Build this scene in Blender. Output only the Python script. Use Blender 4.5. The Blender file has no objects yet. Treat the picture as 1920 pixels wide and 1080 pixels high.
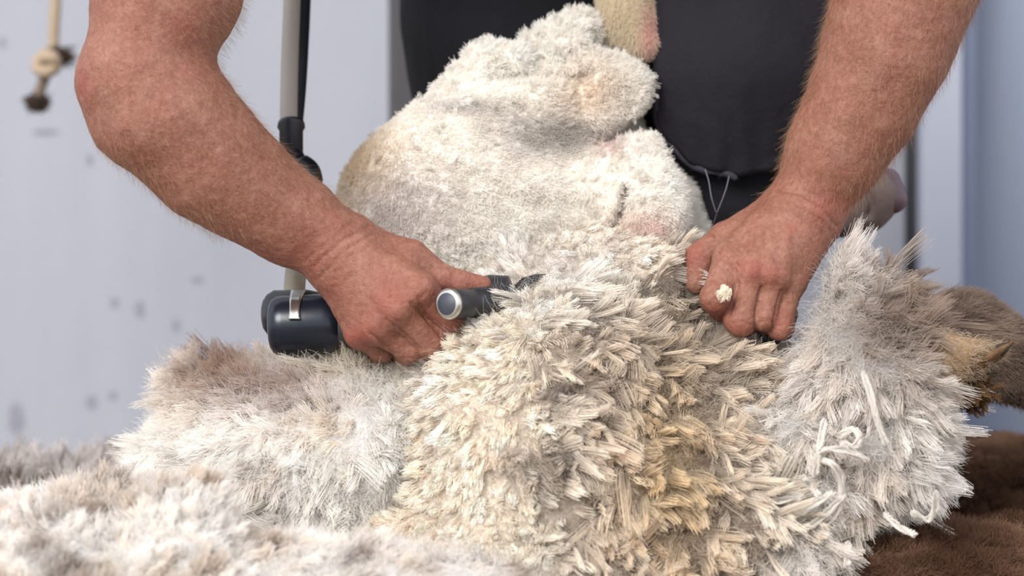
import bpy, math
import numpy as np
rng = np.random.default_rng(7)
S, D, CZ = 2200.0, 3.0, 0.32
C = bpy.context.scene.collection

def V(px, py, y=0.0):
    f = (D + y) / D
    return np.array([(px - 960) / S * f, y, CZ + (540 - py) / S * f])
def unV(P):
    f = (D + P[:, 1]) / D
    return 960 + P[:, 0] * S / f, 540 - (P[:, 2] - CZ) * S / f

# ------------------------------------------------------------------ tagging
def tag(o, label=None, cat=None, group=None, kind=None):
    for k, v in (('label', label), ('category', cat), ('group', group), ('kind', kind)):
        if v: o[k] = v
    return o
def empty(name, loc):
    o = bpy.data.objects.new(name, None); C.objects.link(o); o.location = [float(v) for v in loc]
    o.empty_display_size = 0.05
    return o
def adopt(o, parent):
    if parent is not None:
        o.parent = parent
        o.matrix_parent_inverse = parent_world(parent).inverted()
    return o
def parent_world(p):
    from mathutils import Matrix
    m = Matrix.Translation(p.location)
    return m

# ------------------------------------------------------------------ materials
def srgb(h):
    h = h.lstrip('#'); c = [int(h[i:i + 2], 16) / 255 for i in (0, 2, 4)]
    return tuple((v / 12.92 if v <= .04045 else ((v + .055) / 1.055) ** 2.4) for v in c) + (1.0,)
class NT:
    def __init__(s, name):
        s.m = bpy.data.materials.new(name); s.m.use_nodes = True
        s.t = s.m.node_tree; s.t.nodes.clear()
        s.out = s.n('ShaderNodeOutputMaterial')
    def n(s, typ, **kw):
        nd = s.t.nodes.new(typ)
        for k, v in kw.items():
            if k.startswith('i_'):
                key = k[2:].replace('_', ' ')
                nd.inputs[int(key) if key.isdigit() else key].default_value = v
            else: setattr(nd, k, v)
        return nd
    def l(s, a, b): s.t.links.new(a, b)
    def noise(s, scale, detail=4, rough=.55, stretch=None, dist=0.0):
        tc = s.n('ShaderNodeTexCoord'); vec = tc.outputs['Object']
        if stretch:
            mp = s.n('ShaderNodeMapping'); mp.inputs['Scale'].default_value = stretch
            s.l(vec, mp.inputs['Vector']); vec = mp.outputs['Vector']
        nz = s.n('ShaderNodeTexNoise'); nz.inputs['Scale'].default_value = scale
        nz.inputs['Detail'].default_value = detail; nz.inputs['Roughness'].default_value = rough
        nz.inputs['Distortion'].default_value = dist
        s.l(vec, nz.inputs['Vector']); return nz.outputs['Fac']
    def ramp(s, fac, stops):
        r = s.n('ShaderNodeValToRGB'); e = r.color_ramp.elements
        e[0].position, e[0].color = stops[0]; e[1].position, e[1].color = stops[-1]
        for p, c in stops[1:-1]:
            x = e.new(p); x.color = c
        s.l(fac, r.inputs['Fac']); return r.outputs['Color']
    def mix(s, fac, a, b, mode='MIX'):
        m = s.n('ShaderNodeMix', data_type='RGBA', blend_type=mode)
        for sock, v in ((m.inputs[0], fac), (m.inputs[6], a), (m.inputs[7], b)):
            if hasattr(v, 'is_linked'): s.l(v, sock)
            else: sock.default_value = v
        return m.outputs[2]
    def bsdf(s, color, rough=.6, **kw):
        b = s.n('ShaderNodeBsdfPrincipled')
        if hasattr(color, 'is_linked'): s.l(color, b.inputs['Base Color'])
        else: b.inputs['Base Color'].default_value = color
        b.inputs['Roughness'].default_value = rough
        for k, v in kw.items():
            b.inputs[k.replace('_', ' ')].default_value = v
        s.l(b.outputs[0], s.out.inputs['Surface']); s.b = b; return b
    def bump(s, fac, strength=.3, dist=.001):
        bp = s.n('ShaderNodeBump'); bp.inputs['Strength'].default_value = strength
        bp.inputs['Distance'].default_value = dist
        s.l(fac, bp.inputs['Height'])
        prev = s.b.inputs['Normal']
        if prev.is_linked: s.l(prev.links[0].from_socket, bp.inputs['Normal'])
        s.l(bp.outputs[0], prev)

def hair_mat(name, transl=.5):
    t = NT(name)
    a = t.n('ShaderNodeAttribute', attribute_name='col')
    d = t.n('ShaderNodeBsdfDiffuse'); t.l(a.outputs['Color'], d.inputs['Color'])
    r = t.n('ShaderNodeBsdfTranslucent'); t.l(a.outputs['Color'], r.inputs['Color'])
    m = t.n('ShaderNodeMixShader'); m.inputs[0].default_value = transl
    t.l(d.outputs[0], m.inputs[1]); t.l(r.outputs[0], m.inputs[2])
    t.l(m.outputs[0], t.out.inputs['Surface'])
    return t.m
M_WOOL = hair_mat('wool_fibre')
M_HAIRS = hair_mat('body_hair', .1)

def wool_base(name, c1, c2, scale=60):
    t = NT(name); a = t.n('ShaderNodeAttribute', attribute_name='col')
    n = t.noise(scale * 6, 6, .7)
    k = t.ramp(n, [(.3, (.72, .7, .68, 1)), (.7, (1, 1, 1, 1))])
    t.bsdf(t.mix(1.0, a.outputs['Color'], k, 'MULTIPLY'), .9)
    t.b.inputs['Specular IOR Level'].default_value = .1
    t.bump(t.noise(scale * 8, 5, .7), .8, .002)
    return t.m
M_WBASE = wool_base('wool_underlayer', None, None)

def skin_mat():
    t = NT('sunburnt_skin')
    a = t.n('ShaderNodeAttribute', attribute_name='red')
    n1 = t.noise(22, 5, .6); n2 = t.noise(260, 4, .65); n3 = t.noise(700, 2, .5)
    base = t.ramp(n1, [(.3, srgb('#8f5d4c')), (.5, srgb('#9f6c5a')), (.7, srgb('#ae7f6d'))])
    mot = t.ramp(n2, [(.30, srgb('#834f40')), (.50, srgb('#a06d5b')), (.70, srgb('#bf9382'))])
    c = t.mix(.45, base, mot)
    c = t.mix(a.outputs['Fac'], c, srgb('#a85750'))
    pale = t.ramp(t.noise(60, 4, .6), [(.5, (0, 0, 0, 1)), (.75, (.4, .4, .4, 1))])
    c = t.mix(pale, c, srgb('#c69a8a'))
    fr = t.ramp(t.noise(330, 2, .5), [(.60, (1, 1, 1, 1)), (.70, (.62, .48, .42, 1))])
    c = t.mix(.45, c, fr, 'MULTIPLY')
    c = t.mix(1.0, c, (.67, .63, .61, 1), 'MULTIPLY')
    t.bsdf(c, .52)
    t.b.inputs['Specular IOR Level'].default_value = .35
    t.b.inputs['Subsurface Weight'].default_value = .12
    t.b.inputs['Subsurface Radius'].default_value = (.6, .2, .1)
    t.b.inputs['Subsurface Scale'].default_value = .006
    t.bump(n3, .4, .0008); t.bump(t.noise(200, 5, .75), .75, .002)
    return t.m
M_SKIN = skin_mat()

def fabric(name, c1, c2, sc=900, rough=.85):
    t = NT(name)
    c = t.ramp(t.noise(9, 4, .6), [(.3, c1), (.7, c2)])
    lint = t.ramp(t.noise(330, 3, .7), [(.66, (0, 0, 0, 1)), (.8, (1, 1, 1, 1))])
    c = t.mix(lint, c, srgb('#3a393f'))
    t.bsdf(c, rough); t.b.inputs['Specular IOR Level'].default_value = .2
    tc = t.n('ShaderNodeTexCoord')
    w = t.n('ShaderNodeTexWave', wave_type='BANDS', bands_direction='DIAGONAL')
    w.inputs['Scale'].default_value = sc; w.inputs['Distortion'].default_value = .6
    t.l(tc.outputs['Object'], w.inputs['Vector'])
    t.bump(w.outputs['Fac'], .25, .0006); t.bump(t.noise(26, 4, .6), .5, .006)
    return t.m
M_TROU = fabric('charcoal_denim', srgb('#131318'), srgb('#1b1a20'))
M_PATCH = fabric('charcoal_double_front', srgb('#19181e'), srgb('#232128'))
M_HEM = fabric('hem_denim', srgb('#2f2d35'), srgb('#3a3840'))
M_SHIRT = fabric('navy_singlet', srgb('#20222c'), srgb('#2a2c36'))

def plain(name, c, rough=.5, metal=0., bump=None, c2=None, sc=30):
    t = NT(name)
    col = t.ramp(t.noise(sc, 5, .6), [(.3, c), (.7, c2 or c)])
    t.bsdf(col, rough, Metallic=metal)
    if bump: t.bump(t.noise(bump[0], 4, .6), bump[1], bump[2])
    return t.m

# ------------------------------------------------------------------ mesh helpers
def mesh_obj(name, verts, faces, mat, parent=None, smooth=True, attrs=None):
    me = bpy.data.meshes.new(name)
    verts = np.asarray(verts, np.float32)
    if isinstance(faces, np.ndarray):
        nf, k = faces.shape
        me.vertices.add(len(verts)); me.vertices.foreach_set('co', verts.ravel())
        me.loops.add(nf * k); me.loops.foreach_set('vertex_index', faces.astype(np.int32).ravel())
        me.polygons.add(nf); me.polygons.foreach_set('loop_start', np.arange(0, nf * k, k, dtype=np.int32))
        me.update(calc_edges=True); me.validate()
    else:
        me.from_pydata([tuple(map(float, v)) for v in verts], [], faces); me.update()
    if smooth: me.polygons.foreach_set('use_smooth', [True] * len(me.polygons))
    for k, v in (attrs or {}).items():
        v = np.asarray(v, np.float32)
        if v.ndim == 1:
            a = me.attributes.new(k, 'FLOAT', 'POINT'); a.data.foreach_set('value', v)
        else:
            a = me.attributes.new(k, 'FLOAT_COLOR', 'POINT'); a.data.foreach_set('color', v.ravel())
    me.materials.append(mat)
    o = bpy.data.objects.new(name, me); C.objects.link(o)
    return adopt(o, parent)

def curves_obj(name, P, R, col, mat, parent=None):
    N, K, _ = P.shape
    hc = bpy.data.hair_curves.new(name)
    hc.add_curves([K] * N)
    hc.attributes['position'].data.foreach_set('vector', P.astype(np.float32).ravel())
    ra = hc.attributes.get('radius') or hc.attributes.new('radius', 'FLOAT', 'POINT')
    ra.data.foreach_set('value', R.astype(np.float32).ravel())
    ca = hc.attributes.new('col', 'FLOAT_COLOR', 'POINT')
    ca.data.foreach_set('color', col.astype(np.float32).ravel())
    hc.materials.append(mat)
    o = bpy.data.objects.new(name, hc); C.objects.link(o)
    return adopt(o, parent)

def tube(path, r, seg=12, cap=True):
    path = np.asarray(path, float); n = len(path)
    r = np.broadcast_to(np.asarray(r, float), (n,))
    T = np.gradient(path, axis=0); T /= np.linalg.norm(T, axis=1)[:, None] + 1e-12
    u = np.cross(T[0], [0, 1, 0.01]);
    if np.linalg.norm(u) < .2: u = np.cross(T[0], [1, 0, 0.01])
    u /= np.linalg.norm(u)
    V_, F = [], []
    for i in range(n):
        u = u - T[i] * np.dot(u, T[i]); u /= np.linalg.norm(u); w = np.cross(T[i], u)
        for k in range(seg):
            a = 2 * math.pi * k / seg
            V_.append(path[i] + r[i] * (math.cos(a) * u + math.sin(a) * w))
    for i in range(n - 1):
        for k in range(seg):
            a, b = i * seg + k, i * seg + (k + 1) % seg
            F.append((a, b, b + seg, a + seg))
    if cap:
        F.append(tuple(range(seg))[::-1]); F.append(tuple(range((n - 1) * seg, n * seg)))
    return V_, F
def join(*parts):
    V_, F = [], []
    for v, f in parts:
        o = len(V_); V_ += list(v); F += [tuple(i + o for i in q) for q in f]
    return V_, F
def box(c, h, bev=.0):
    c = np.asarray(c, float); h = np.asarray(h, float)
    v = [c + h * np.array([sx, sy, sz]) for sx in (-1, 1) for sy in (-1, 1) for sz in (-1, 1)]
    f = [(0, 1, 3, 2), (4, 6, 7, 5), (0, 4, 5, 1), (2, 3, 7, 6), (0, 2, 6, 4), (1, 5, 7, 3)]
    return v, f
def smooth_path(pts, n=40):
    pts = np.asarray(pts, float); m = len(pts)
    t = np.linspace(0, m - 1, n); i = np.clip(t.astype(int), 0, m - 2); f = (t - i)[:, None]
    p0 = pts[np.clip(i - 1, 0, m - 1)]; p1 = pts[i]; p2 = pts[i + 1]; p3 = pts[np.clip(i + 2, 0, m - 1)]
    return .5 * ((2 * p1) + (-p0 + p2) * f + (2 * p0 - 5 * p1 + 4 * p2 - p3) * f ** 2 + (-p0 + 3 * p1 - 3 * p2 + p3) * f ** 3)

# ------------------------------------------------------------------ value noise
_tab = rng.random((64, 64, 64)).astype(np.float32)
def vnoise(P, sc):
    q = P * sc + 31.7; i = np.floor(q).astype(int); f = (q - i); f = f * f * (3 - 2 * f)
    i0 = i & 63; i1 = (i + 1) & 63; r = 0
    for a in (0, 1):
        for b in (0, 1):
            for c in (0, 1):
                w = (f[:, 0] if a else 1 - f[:, 0]) * (f[:, 1] if b else 1 - f[:, 1]) * (f[:, 2] if c else 1 - f[:, 2])
                r = r + w * _tab[(i1 if a else i0)[:, 0], (i1 if b else i0)[:, 1], (i1 if c else i0)[:, 2]]
    return r * 2 - 1
def fbm(P, sc, o=3):
    return sum(vnoise(P, sc * 2 ** k) * .5 ** k for k in range(o))

# ------------------------------------------------------------------ SDF + surface nets
def smin(a, b, k):
    if k <= 0: return np.minimum(a, b)
    h = np.maximum(k - np.abs(a - b), 0) / k
    return np.minimum(a, b) - h * h * k * .25
def cap(P, a, b, ra, rb):
    ba = b - a; pa = P - a
    t = np.clip(pa @ ba / (ba @ ba + 1e-12), 0, 1)
    return np.linalg.norm(pa - t[:, None] * ba, axis=1) - (ra + t * (rb - ra))
def ell(P, c, r):
    q = P - c; k0 = np.linalg.norm(q / r, axis=1); k1 = np.linalg.norm(q / (r * r), axis=1) + 1e-9
    return k0 * (k0 - 1) / k1
def chain(pts, k=.004):
    """pts: (px,py,y,r_px) ... -> function"""
    A = [V(*p[:3]) for p in pts]; R = [p[3] / S for p in pts]
    def f(P):
        d = None
        for i in range(len(A) - 1):
            e = cap(P, A[i], A[i + 1], R[i], R[i + 1])
            d = e if d is None else smin(d, e, k)
        return d
    return f
def blobs(lst, k=.02):
    """lst: (px,py,y,rx_px,rz_px,ry_m)"""
    L = [(V(a, b, c), np.array([rx / S, ry, rz / S])) for a, b, c, rx, rz, ry in lst]
    def f(P):
        d = None
        for c, r in L:
            e = ell(P, c, r); d = e if d is None else smin(d, e, k)
        return d
    return f

def sdf_mesh(fn, lo, hi, h):
    lo = np.asarray(lo, float); hi = np.asarray(hi, float)
    B = 4
    nb = np.ceil((hi - lo) / (h * B)).astype(int); n = nb * B
    g = [lo[a] + (np.arange(nb[a]) * B + (B - 1) / 2) * h for a in range(3)]
    X = np.stack(np.meshgrid(*g, indexing='ij'), -1).reshape(-1, 3)
    dc = fn(X).reshape(nb)
    act = np.abs(dc) < h * B * 1.45
    F = np.repeat(np.repeat(np.repeat(np.where(dc < 0, -1., 1.).astype(np.float32), B, 0), B, 1), B, 2)
    bi = np.argwhere(act) * B
    off = np.stack(np.meshgrid(*[np.arange(B)] * 3, indexing='ij'), -1).reshape(-1, 3)
    for s in range(0, len(bi), 4000):
        idx = (bi[s:s + 4000, None, :] + off[None]).reshape(-1, 3)
        F[idx[:, 0], idx[:, 1], idx[:, 2]] = fn(lo + idx * h)
    F[0], F[-1], F[:, 0], F[:, -1], F[:, :, 0], F[:, :, -1] = (1.,) * 6
    ins = F < 0
    cnt = np.zeros(tuple(n - 1), np.int8)
    for a in (0, 1):
        for b in (0, 1):
            for c in (0, 1):
                cnt += ins[a:n[0] - 1 + a, b:n[1] - 1 + b, c:n[2] - 1 + c]
    cells = np.argwhere((cnt > 0) & (cnt < 8)); del cnt
    cid = -np.ones(tuple(n - 1), np.int32)
    cid[cells[:, 0], cells[:, 1], cells[:, 2]] = np.arange(len(cells))
    acc = np.zeros((len(cells), 3)); num = np.zeros(len(cells))
    cor = [(a, b, c) for a in (0, 1) for b in (0, 1) for c in (0, 1)]
    val = {c: F[cells[:, 0] + c[0], cells[:, 1] + c[1], cells[:, 2] + c[2]] for c in cor}
    for c in cor:
        for ax in range(3):
            if c[ax]: continue
            e = list(c); e[ax] = 1; e = tuple(e)
            v0, v1 = val[c], val[e]; m = (v0 < 0) != (v1 < 0)
            t = v0 / (v0 - v1 + 1e-12)
            p = np.tile(np.array(c, float), (len(cells), 1)); p[:, ax] = t
            acc[m] += p[m]; num[m] += 1
    verts = lo + (cells + acc / num[:, None]) * h
    faces = []
    for ax in range(3):
        o1, o2 = (ax + 1) % 3, (ax + 2) % 3
        sl0 = [slice(None)] * 3; sl1 = [slice(None)] * 3; sl0[ax] = slice(0, -1); sl1[ax] = slice(1, None)
        ch = ins[tuple(sl0)] != ins[tuple(sl1)]
        E = np.argwhere(ch)
        E = E[(E[:, o1] > 0) & (E[:, o2] > 0) & (E[:, o1] < n[o1] - 1) & (E[:, o2] < n[o2] - 1)]
        d1 = np.zeros(3, int); d1[o1] = 1; d2 = np.zeros(3, int); d2[o2] = 1
        q = [E - d1 - d2, E - d2, E, E - d1]
        q = np.stack([cid[x[:, 0], x[:, 1], x[:, 2]] for x in q], 1)
        fl = ins[E[:, 0], E[:, 1], E[:, 2]]
        q[~fl] = q[~fl][:, ::-1]
        faces.append(q)
    faces = np.concatenate(faces); faces = faces[(faces >= 0).all(1)]
    return verts, faces
def vnormals(v, f):
    fn = np.cross(v[f[:, 2]] - v[f[:, 0]], v[f[:, 3]] - v[f[:, 1]])
    N = np.zeros_like(v)
    for k in range(4): np.add.at(N, f[:, k], fn)
    return N / (np.linalg.norm(N, axis=1)[:, None] + 1e-12)
def relax(v, f, it=2, lam=.5):
    for _ in range(it):
        A = np.zeros_like(v); c = np.zeros(len(v))
        for k in range(4):
            for j in (1, 3):
                np.add.at(A, f[:, k], v[f[:, (k + j) % 4]]); np.add.at(c, f[:, k], 1)
        v = v + lam * (A / np.maximum(c, 1)[:, None] - v)
    return v
def polydist(v, pts):
    """distance in the x-z plane from the vertices to a polyline of (px,py) on the plane y=yy"""
    A = np.array([V(*p) for p in pts]); best = np.full(len(v), 9.)
    for i in range(len(A) - 1):
        best = np.minimum(best, cap(v, A[i], A[i + 1], 0, 0))
    return best
def sample(v, f, density, keep=None):
    c = [v[f[:, k]] for k in range(4)]
    ar = .5 * np.linalg.norm(np.cross(c[2] - c[0], c[3] - c[1]), axis=1)
    N = np.cross(c[2] - c[0], c[3] - c[1]); N /= np.linalg.norm(N, axis=1)[:, None] + 1e-12
    if keep is not None:
        cen = (c[0] + c[1] + c[2] + c[3]) / 4
        ar = ar * keep(cen, N)
    n = int(ar.sum() * density)
    cum = np.cumsum(ar); k = np.searchsorted(cum, rng.random(n) * cum[-1]); k = np.minimum(k, len(f) - 1)
    a, b = rng.random(n)[:, None], rng.random(n)[:, None]
    P = (c[0][k] * (1 - a) + c[1][k] * a) * (1 - b) + (c[3][k] * (1 - a) + c[2][k] * a) * b
    return P, N[k], k
def norm(a): return a / (np.linalg.norm(a, axis=-1, keepdims=True) + 1e-12)

# ------------------------------------------------------------------ strand builders
QN, QR, QD = .5, 1.3, .75   # fibres per lock, fibre radius, lock density
def staples(P, d, side, L, W, T, cr, ct, n, K=9, amp=.0005, freq=6., rad=.00022, bend=None, fan=1.0, rag=.25, jit=.0006):
    """locks of wool: n crimped fibres per lock, flat blunt bundle. All per-lock arrays."""
    n = max(8, int(n * QN)); rad = rad * QR; K = min(K, 7)
    M = len(P); d = norm(d); w = norm(side - d * (side * d).sum(1)[:, None]); t = np.cross(d, w)
    s = np.linspace(0, 1, K)[None, None, :]
    r = np.sqrt(rng.random((M, n))); a = rng.random((M, n)) * 2 * math.pi
    u = (r * np.cos(a))[:, :, None]; v = (r * np.sin(a))[:, :, None]
    Lj = (L[:, None] * (1 - rag * rng.random((M, n)) - .34 * u[..., 0] ** 2))[:, :, None]
    prof = .42 + fan * (1.75 * s - 1.35 * s ** 2)
    ph = rng.random((M, 1, 1)) * 6.28
    cri = amp * np.sin(6.283 * freq * s + ph + .9 * u) * (.4 + .6 * s)
    if bend is None: bend = rng.normal(0, .25, (M, 3))
    bend = bend[:, None, None, :] * (L[:, None, None, None]) * (s ** 2)[..., None]
    X = P[:, None, None, :] + d[:, None, None, :] * (Lj * s)[..., None] + bend
    X = X + w[:, None, None, :] * (W[:, None, None] * u * prof)[..., None]
    X = X + t[:, None, None, :] * (T[:, None, None] * v * prof + cri)[..., None]
    X = X + rng.normal(0, 1, (M, n, 1, 3)) * (jit * s ** 2)[..., None]
    R = np.broadcast_to(rad * (1.15 - .55 * s), (M, n, K))
    sh = (1 + rng.normal(0, .05, (M, n, 1, 1)))
    col = (cr[:, None, None, :] * (1 - s[..., None]) + ct[:, None, None, :] * s[..., None]) * sh
    col = np.clip(np.concatenate([np.broadcast_to(col, (M, n, K, 3)), np.ones((M, n, K, 1))], -1), 0, .97)
    return X.reshape(-1, K, 3), R.reshape(-1, K), col.reshape(-1, K, 4)
def fuzz(P, d, L, curl, cr, ct, K=6, rad=.00012):
    """single loose fibres wandering along d"""
    M = len(P); s = np.linspace(0, 1, K)
    st = norm(norm(d)[:, None, :] + np.cumsum(rng.normal(0, curl, (M, K, 3)), 1))
    X = np.cumsum(st * (L[:, None, None] / (K - 1)), 1); X = P[:, None, :] + X - X[:, :1]
    R = np.broadcast_to(rad * (1.1 - .5 * s), (M, K))
    col = cr[:, None, :] * (1 - s[None, :, None]) + ct[:, None, :] * s[None, :, None]
    return X, R, np.clip(np.concatenate([col, np.ones((M, K, 1))], -1), 0, .97)
def rgb(h): return np.array(srgb(h)[:3])
def cmix(a, b, t): t = np.clip(t, 0, 1)[:, None]; return a * (1 - t) + b * t
def gauss(px, py, cx, cy, rx, ry): return np.exp(-((px - cx) / rx) ** 2 - ((py - cy) / ry) ** 2)
WHITE, CREAM, TAN, GREY, YEL, DARK = map(rgb, ('#f8f6f4', '#fbf4ea', '#e4ccb2', '#9c8d82', '#e6cc98', '#544a44'))

# ================================================================== PERSON
person = tag(empty('person', V(1400, 540, .3) * [1, 1, 0]), 'person bending over in charcoal work trousers, bare forearms shearing the sheep', 'person')
L_arm = chain([(345, -560, -.02, 165), (335, -260, -.06, 148), (312, -20, -.10, 128), (272, 112, -.11, 108)], .02)
L_for = chain([(262, 142, -.11, 104), (318, 216, -.105, 112), (396, 302, -.095, 103), (472, 360, -.085, 86), (547, 411, -.075, 75), (628, 462, -.068, 66)], .02)
L_elb = chain([(198, 160, -.10, 36), (222, 235, -.10, 40)], .01)
L_mc = [chain([(655, 470, -.075, 42), (787, 540, -.095, 32)]), chain([(650, 485, -.078, 42), (744, 580, -.10, 31)]),
        chain([(640, 500, -.075, 42), (707, 612, -.09, 30)]), chain([(632, 515, -.065, 40), (676, 622, -.075, 29)])]
L_fin = [chain([(787, 545, -.092, 29), (846, 602, -.075, 26), (836, 628, -.035, 23), (800, 612, -.022, 20)]),
         chain([(744, 584, -.096, 29), (808, 642, -.08, 27), (800, 662, -.045, 24), (770, 640, -.025, 21)]),
         chain([(707, 614, -.088, 27), (766, 655, -.072, 25), (758, 668, -.035, 22), (730, 645, -.02, 20)]),
         chain([(676, 624, -.073, 25), (714, 655, -.058, 22), (708, 664, -.03, 20), (690, 640, -.015, 18)])]
L_thumb = chain([(680, 468, -.06, 44), (770, 484, -.072, 34), (826, 520, -.07, 25), (866, 530, -.068, 21), (905, 533, -.066, 17)])
R_arm = chain([(1790, -560, -.02, 165), (1770, -300, -.03, 140), (1715, -60, -.04, 122), (1688, 15, -.04, 116)], .02)
R_for = chain([(1690, 5, -.04, 117), (1662, 92, -.04, 112), (1616, 199, -.035, 96), (1567, 285, -.03, 84), (1524, 366, -.025, 70)], .02)
R_mc = [chain([(1470, 400, -.025, 42), (1372, 482, -.045, 33)]), chain([(1490, 405, -.035, 42), (1410, 505, -.066, 31)]),
        chain([(1508, 415, -.035, 42), (1448, 512, -.066, 31)]), chain([(1528, 424, -.028, 42), (1482, 528, -.05, 30)])]
R_fin = [chain([(1370, 486, -.05, 31), (1342, 556, -.075, 28), (1354, 578, -.05, 25), (1385, 585, -.01, 21)]),
         chain([(1408, 512, -.066, 28), (1388, 600, -.070, 28), (1398, 606, -.035, 24), (1410, 580, -.015, 20)]),
         chain([(1448, 518, -.064, 26), (1432, 596, -.066, 23), (1438, 604, -.035, 21), (1450, 580, -.015, 18)]),
         chain([(1480, 532, -.05, 26), (1462, 612, -.058, 24), (1468, 616, -.03, 21), (1480, 590, -.01, 18)])]
R_thumb = chain([(1450, 405, -.01, 42), (1362, 450, -.012, 33), (1315, 482, -.01, 29), (1306, 530, -.015, 23)])
def arm_sdf(arm, fore, mcs, fins, thumb, elbow=None, flat=1.0, squash=None):
    def f(P):
        d = smin(arm(P), fore(P), .016)
        if elbow: d = smin(d, elbow(P), .03)
        h = None
        for m in mcs: e = m(P); h = e if h is None else smin(h, e, .012)
        h = smin(h, thumb(P), .010)
        d = smin(d, h, .022)
        g = None
        for m in fins: e = m(P); g = e if g is None else smin(g, e, .0016)
        return smin(d, g, .006)
    return f
fL = arm_sdf(L_arm, L_for, L_mc, L_fin, L_thumb, L_elb)
fR = arm_sdf(R_arm, R_for, R_mc, R_fin, R_thumb)
def arm_mesh(f, lo, hi, h): 
    v, q = sdf_mesh(f, lo, hi, h); v = relax(v, q, 2, .5); return v, q
lo = V(20, 760, 0); hi = V(960, 0, 0)
vL, qL = arm_mesh(fL, (lo[0], -.20, V(0, 720)[2]), (hi[0], .06, V(0, -760)[2]), .0015)
vR, qR = arm_mesh(fR, (V(1240, 0)[0], -.16, V(0, 680)[2]), (V(1990, 0)[0], .07, V(0, -760)[2]), .0015)
# chest and shoulders above the frame, hidden by the singlet
torso = lambda P: smin(smin(cap(P, V(480, -560, .03), V(1680, -560, .03), .10, .10), ell(P, V(1080, -560, .16), np.array([.24, .22, .13])), .06),
                       cap(P, V(1080, -560, -.02), V(1080, -640, -.17), .07, .06), .03)
vT, qT = sdf_mesh(torso, (-.45, -.30, .6), (.45, .5, 1.1), .008)

def groove(v, N, pts, depth, w, y):
    A = [np.array(V(a, b, y)) for a, b in pts]
    # distance measured in the view plane only, and only on the camera side
    Q = v.copy(); Q[:, 1] = 0; best = np.full(len(v), 9.)
    for i in range(len(A) - 1):
        a = A[i].copy(); b = A[i + 1].copy(); a[1] = b[1] = 0
        best = np.minimum(best, cap(Q, a, b, 0, 0))
    m = (N[:, 1] < .2)
    return (-depth * np.exp(-(best / w) ** 2)) * m
def details(v, q, creases, y, bumps):
    N = vnormals(v, q); dlt = np.zeros(len(v))
    for pts, dep, w in creases: dlt += groove(v, N, pts, dep / 1000, w / 1000, y)
    px, py = unV(v)
    for cx, cy, rx, ry, h in bumps: dlt += gauss(px, py, cx, cy, rx, ry) * h / 1000 * (N[:, 1] < .2)
    dlt += .0009 * fbm(v, 38, 3) + .00025 * fbm(v * [1, 1, 1], 240, 2)
    return v + N * dlt[:, None]
crL = [([(590, 500), (640, 455), (690, 425)], 1.3, 1.6), ([(600, 520), (650, 470), (700, 438)], 1.0, 1.5), ([(575, 490), (620, 452), (668, 412)], .6, 1.5),
       ([(615, 505), (655, 480), (690, 470)], .5, 1.2),
       ([(792, 560), (812, 580), (838, 612)], .0, 1), ([(800, 548), (785, 560), (790, 580)], .8, 1.4), ([(765, 498), (790, 505), (815, 505)], .8, 1.8),
       ([(725, 588), (745, 600), (765, 610)], .3, 1.5), ([(690, 625), (705, 632), (722, 642)], .3, 1.5),
       ([(728, 598), (760, 630), (786, 655)], 1.8, 1.5), ([(696, 626), (718, 645), (738, 664)], 1.6, 1.4), ([(772, 568), (800, 598), (826, 628)], 2.0, 1.6), ([(785, 556), (792, 575), (800, 590)], 1.2, 1.4),
       ([(755, 672), (775, 672)], .6, 1.0), ([(800, 655), (820, 645)], .6, 1.0), ([(700, 665), (722, 668)], .4, 1.)]
bmL = [(668, 628, 20, 16, 2.2), (706, 606, 20, 18, 1.6), (744, 580, 22, 20, 1.8), (788, 545, 22, 22, 2.2), (735, 540, 14, 40, -1.2), (700, 560, 12, 36, -1.0),
       (240, 235, 40, 60, 3.0), (330, 110, 60, 30, -2.0), (780, 480, 34, 16, 1.6), (640, 420, 40, 20, 2.0)]
vL = details(vL, qL, crL, -.09, bmL)
crR = [([(1455, 360), (1500, 372), (1540, 395), (1570, 425)], 1.6, 1.7), ([(1462, 375), (1500, 392), (1535, 412), (1560, 435)], .7, 1.5), ([(1450, 345), (1490, 352), (1530, 370)], .6, 1.4),
       ([(1352, 485), (1368, 492), (1376, 510)], 1.1, 1.3), ([(1345, 478), (1372, 482), (1385, 505)], .8, 1.2), ([(1338, 505), (1356, 500), (1374, 515)], .5, 1.1),
       ([(1380, 530), (1372, 560), (1362, 592)], 1.8, 1.4), ([(1424, 538), (1415, 575), (1411, 615)], 1.6, 1.3), ([(1462, 545), (1450, 585), (1446, 615)], 1.6, 1.3),
       ([(1368, 606), (1385, 602), (1402, 608)], .7, .9), ([(1420, 604), (1435, 600), (1448, 604)], .7, .9), ([(1455, 610), (1470, 608), (1484, 612)], .6, .9),
       ([(1330, 438), (1345, 450)], 1.0, 1.6), ([(1400, 430), (1378, 448), (1362, 465)], .9, 2.6)]
bmR = [(1407, 508, 20, 20, 2.4), (1447, 515, 18, 18, 2.2), (1480, 530, 17, 18, 1.6), (1365, 480, 22, 22, 2.4), (1428, 480, 9, 36, -1.5), (1462, 490, 9, 34, -1.3),
       (1390, 485, 8, 26, -1.2), (1545, 400, 24, 24, 2.2), (1440, 440, 10, 34, .9), (1475, 460, 9, 34, .8)]
vR = details(vR, qR, crR, -.05, bmR)
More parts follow.
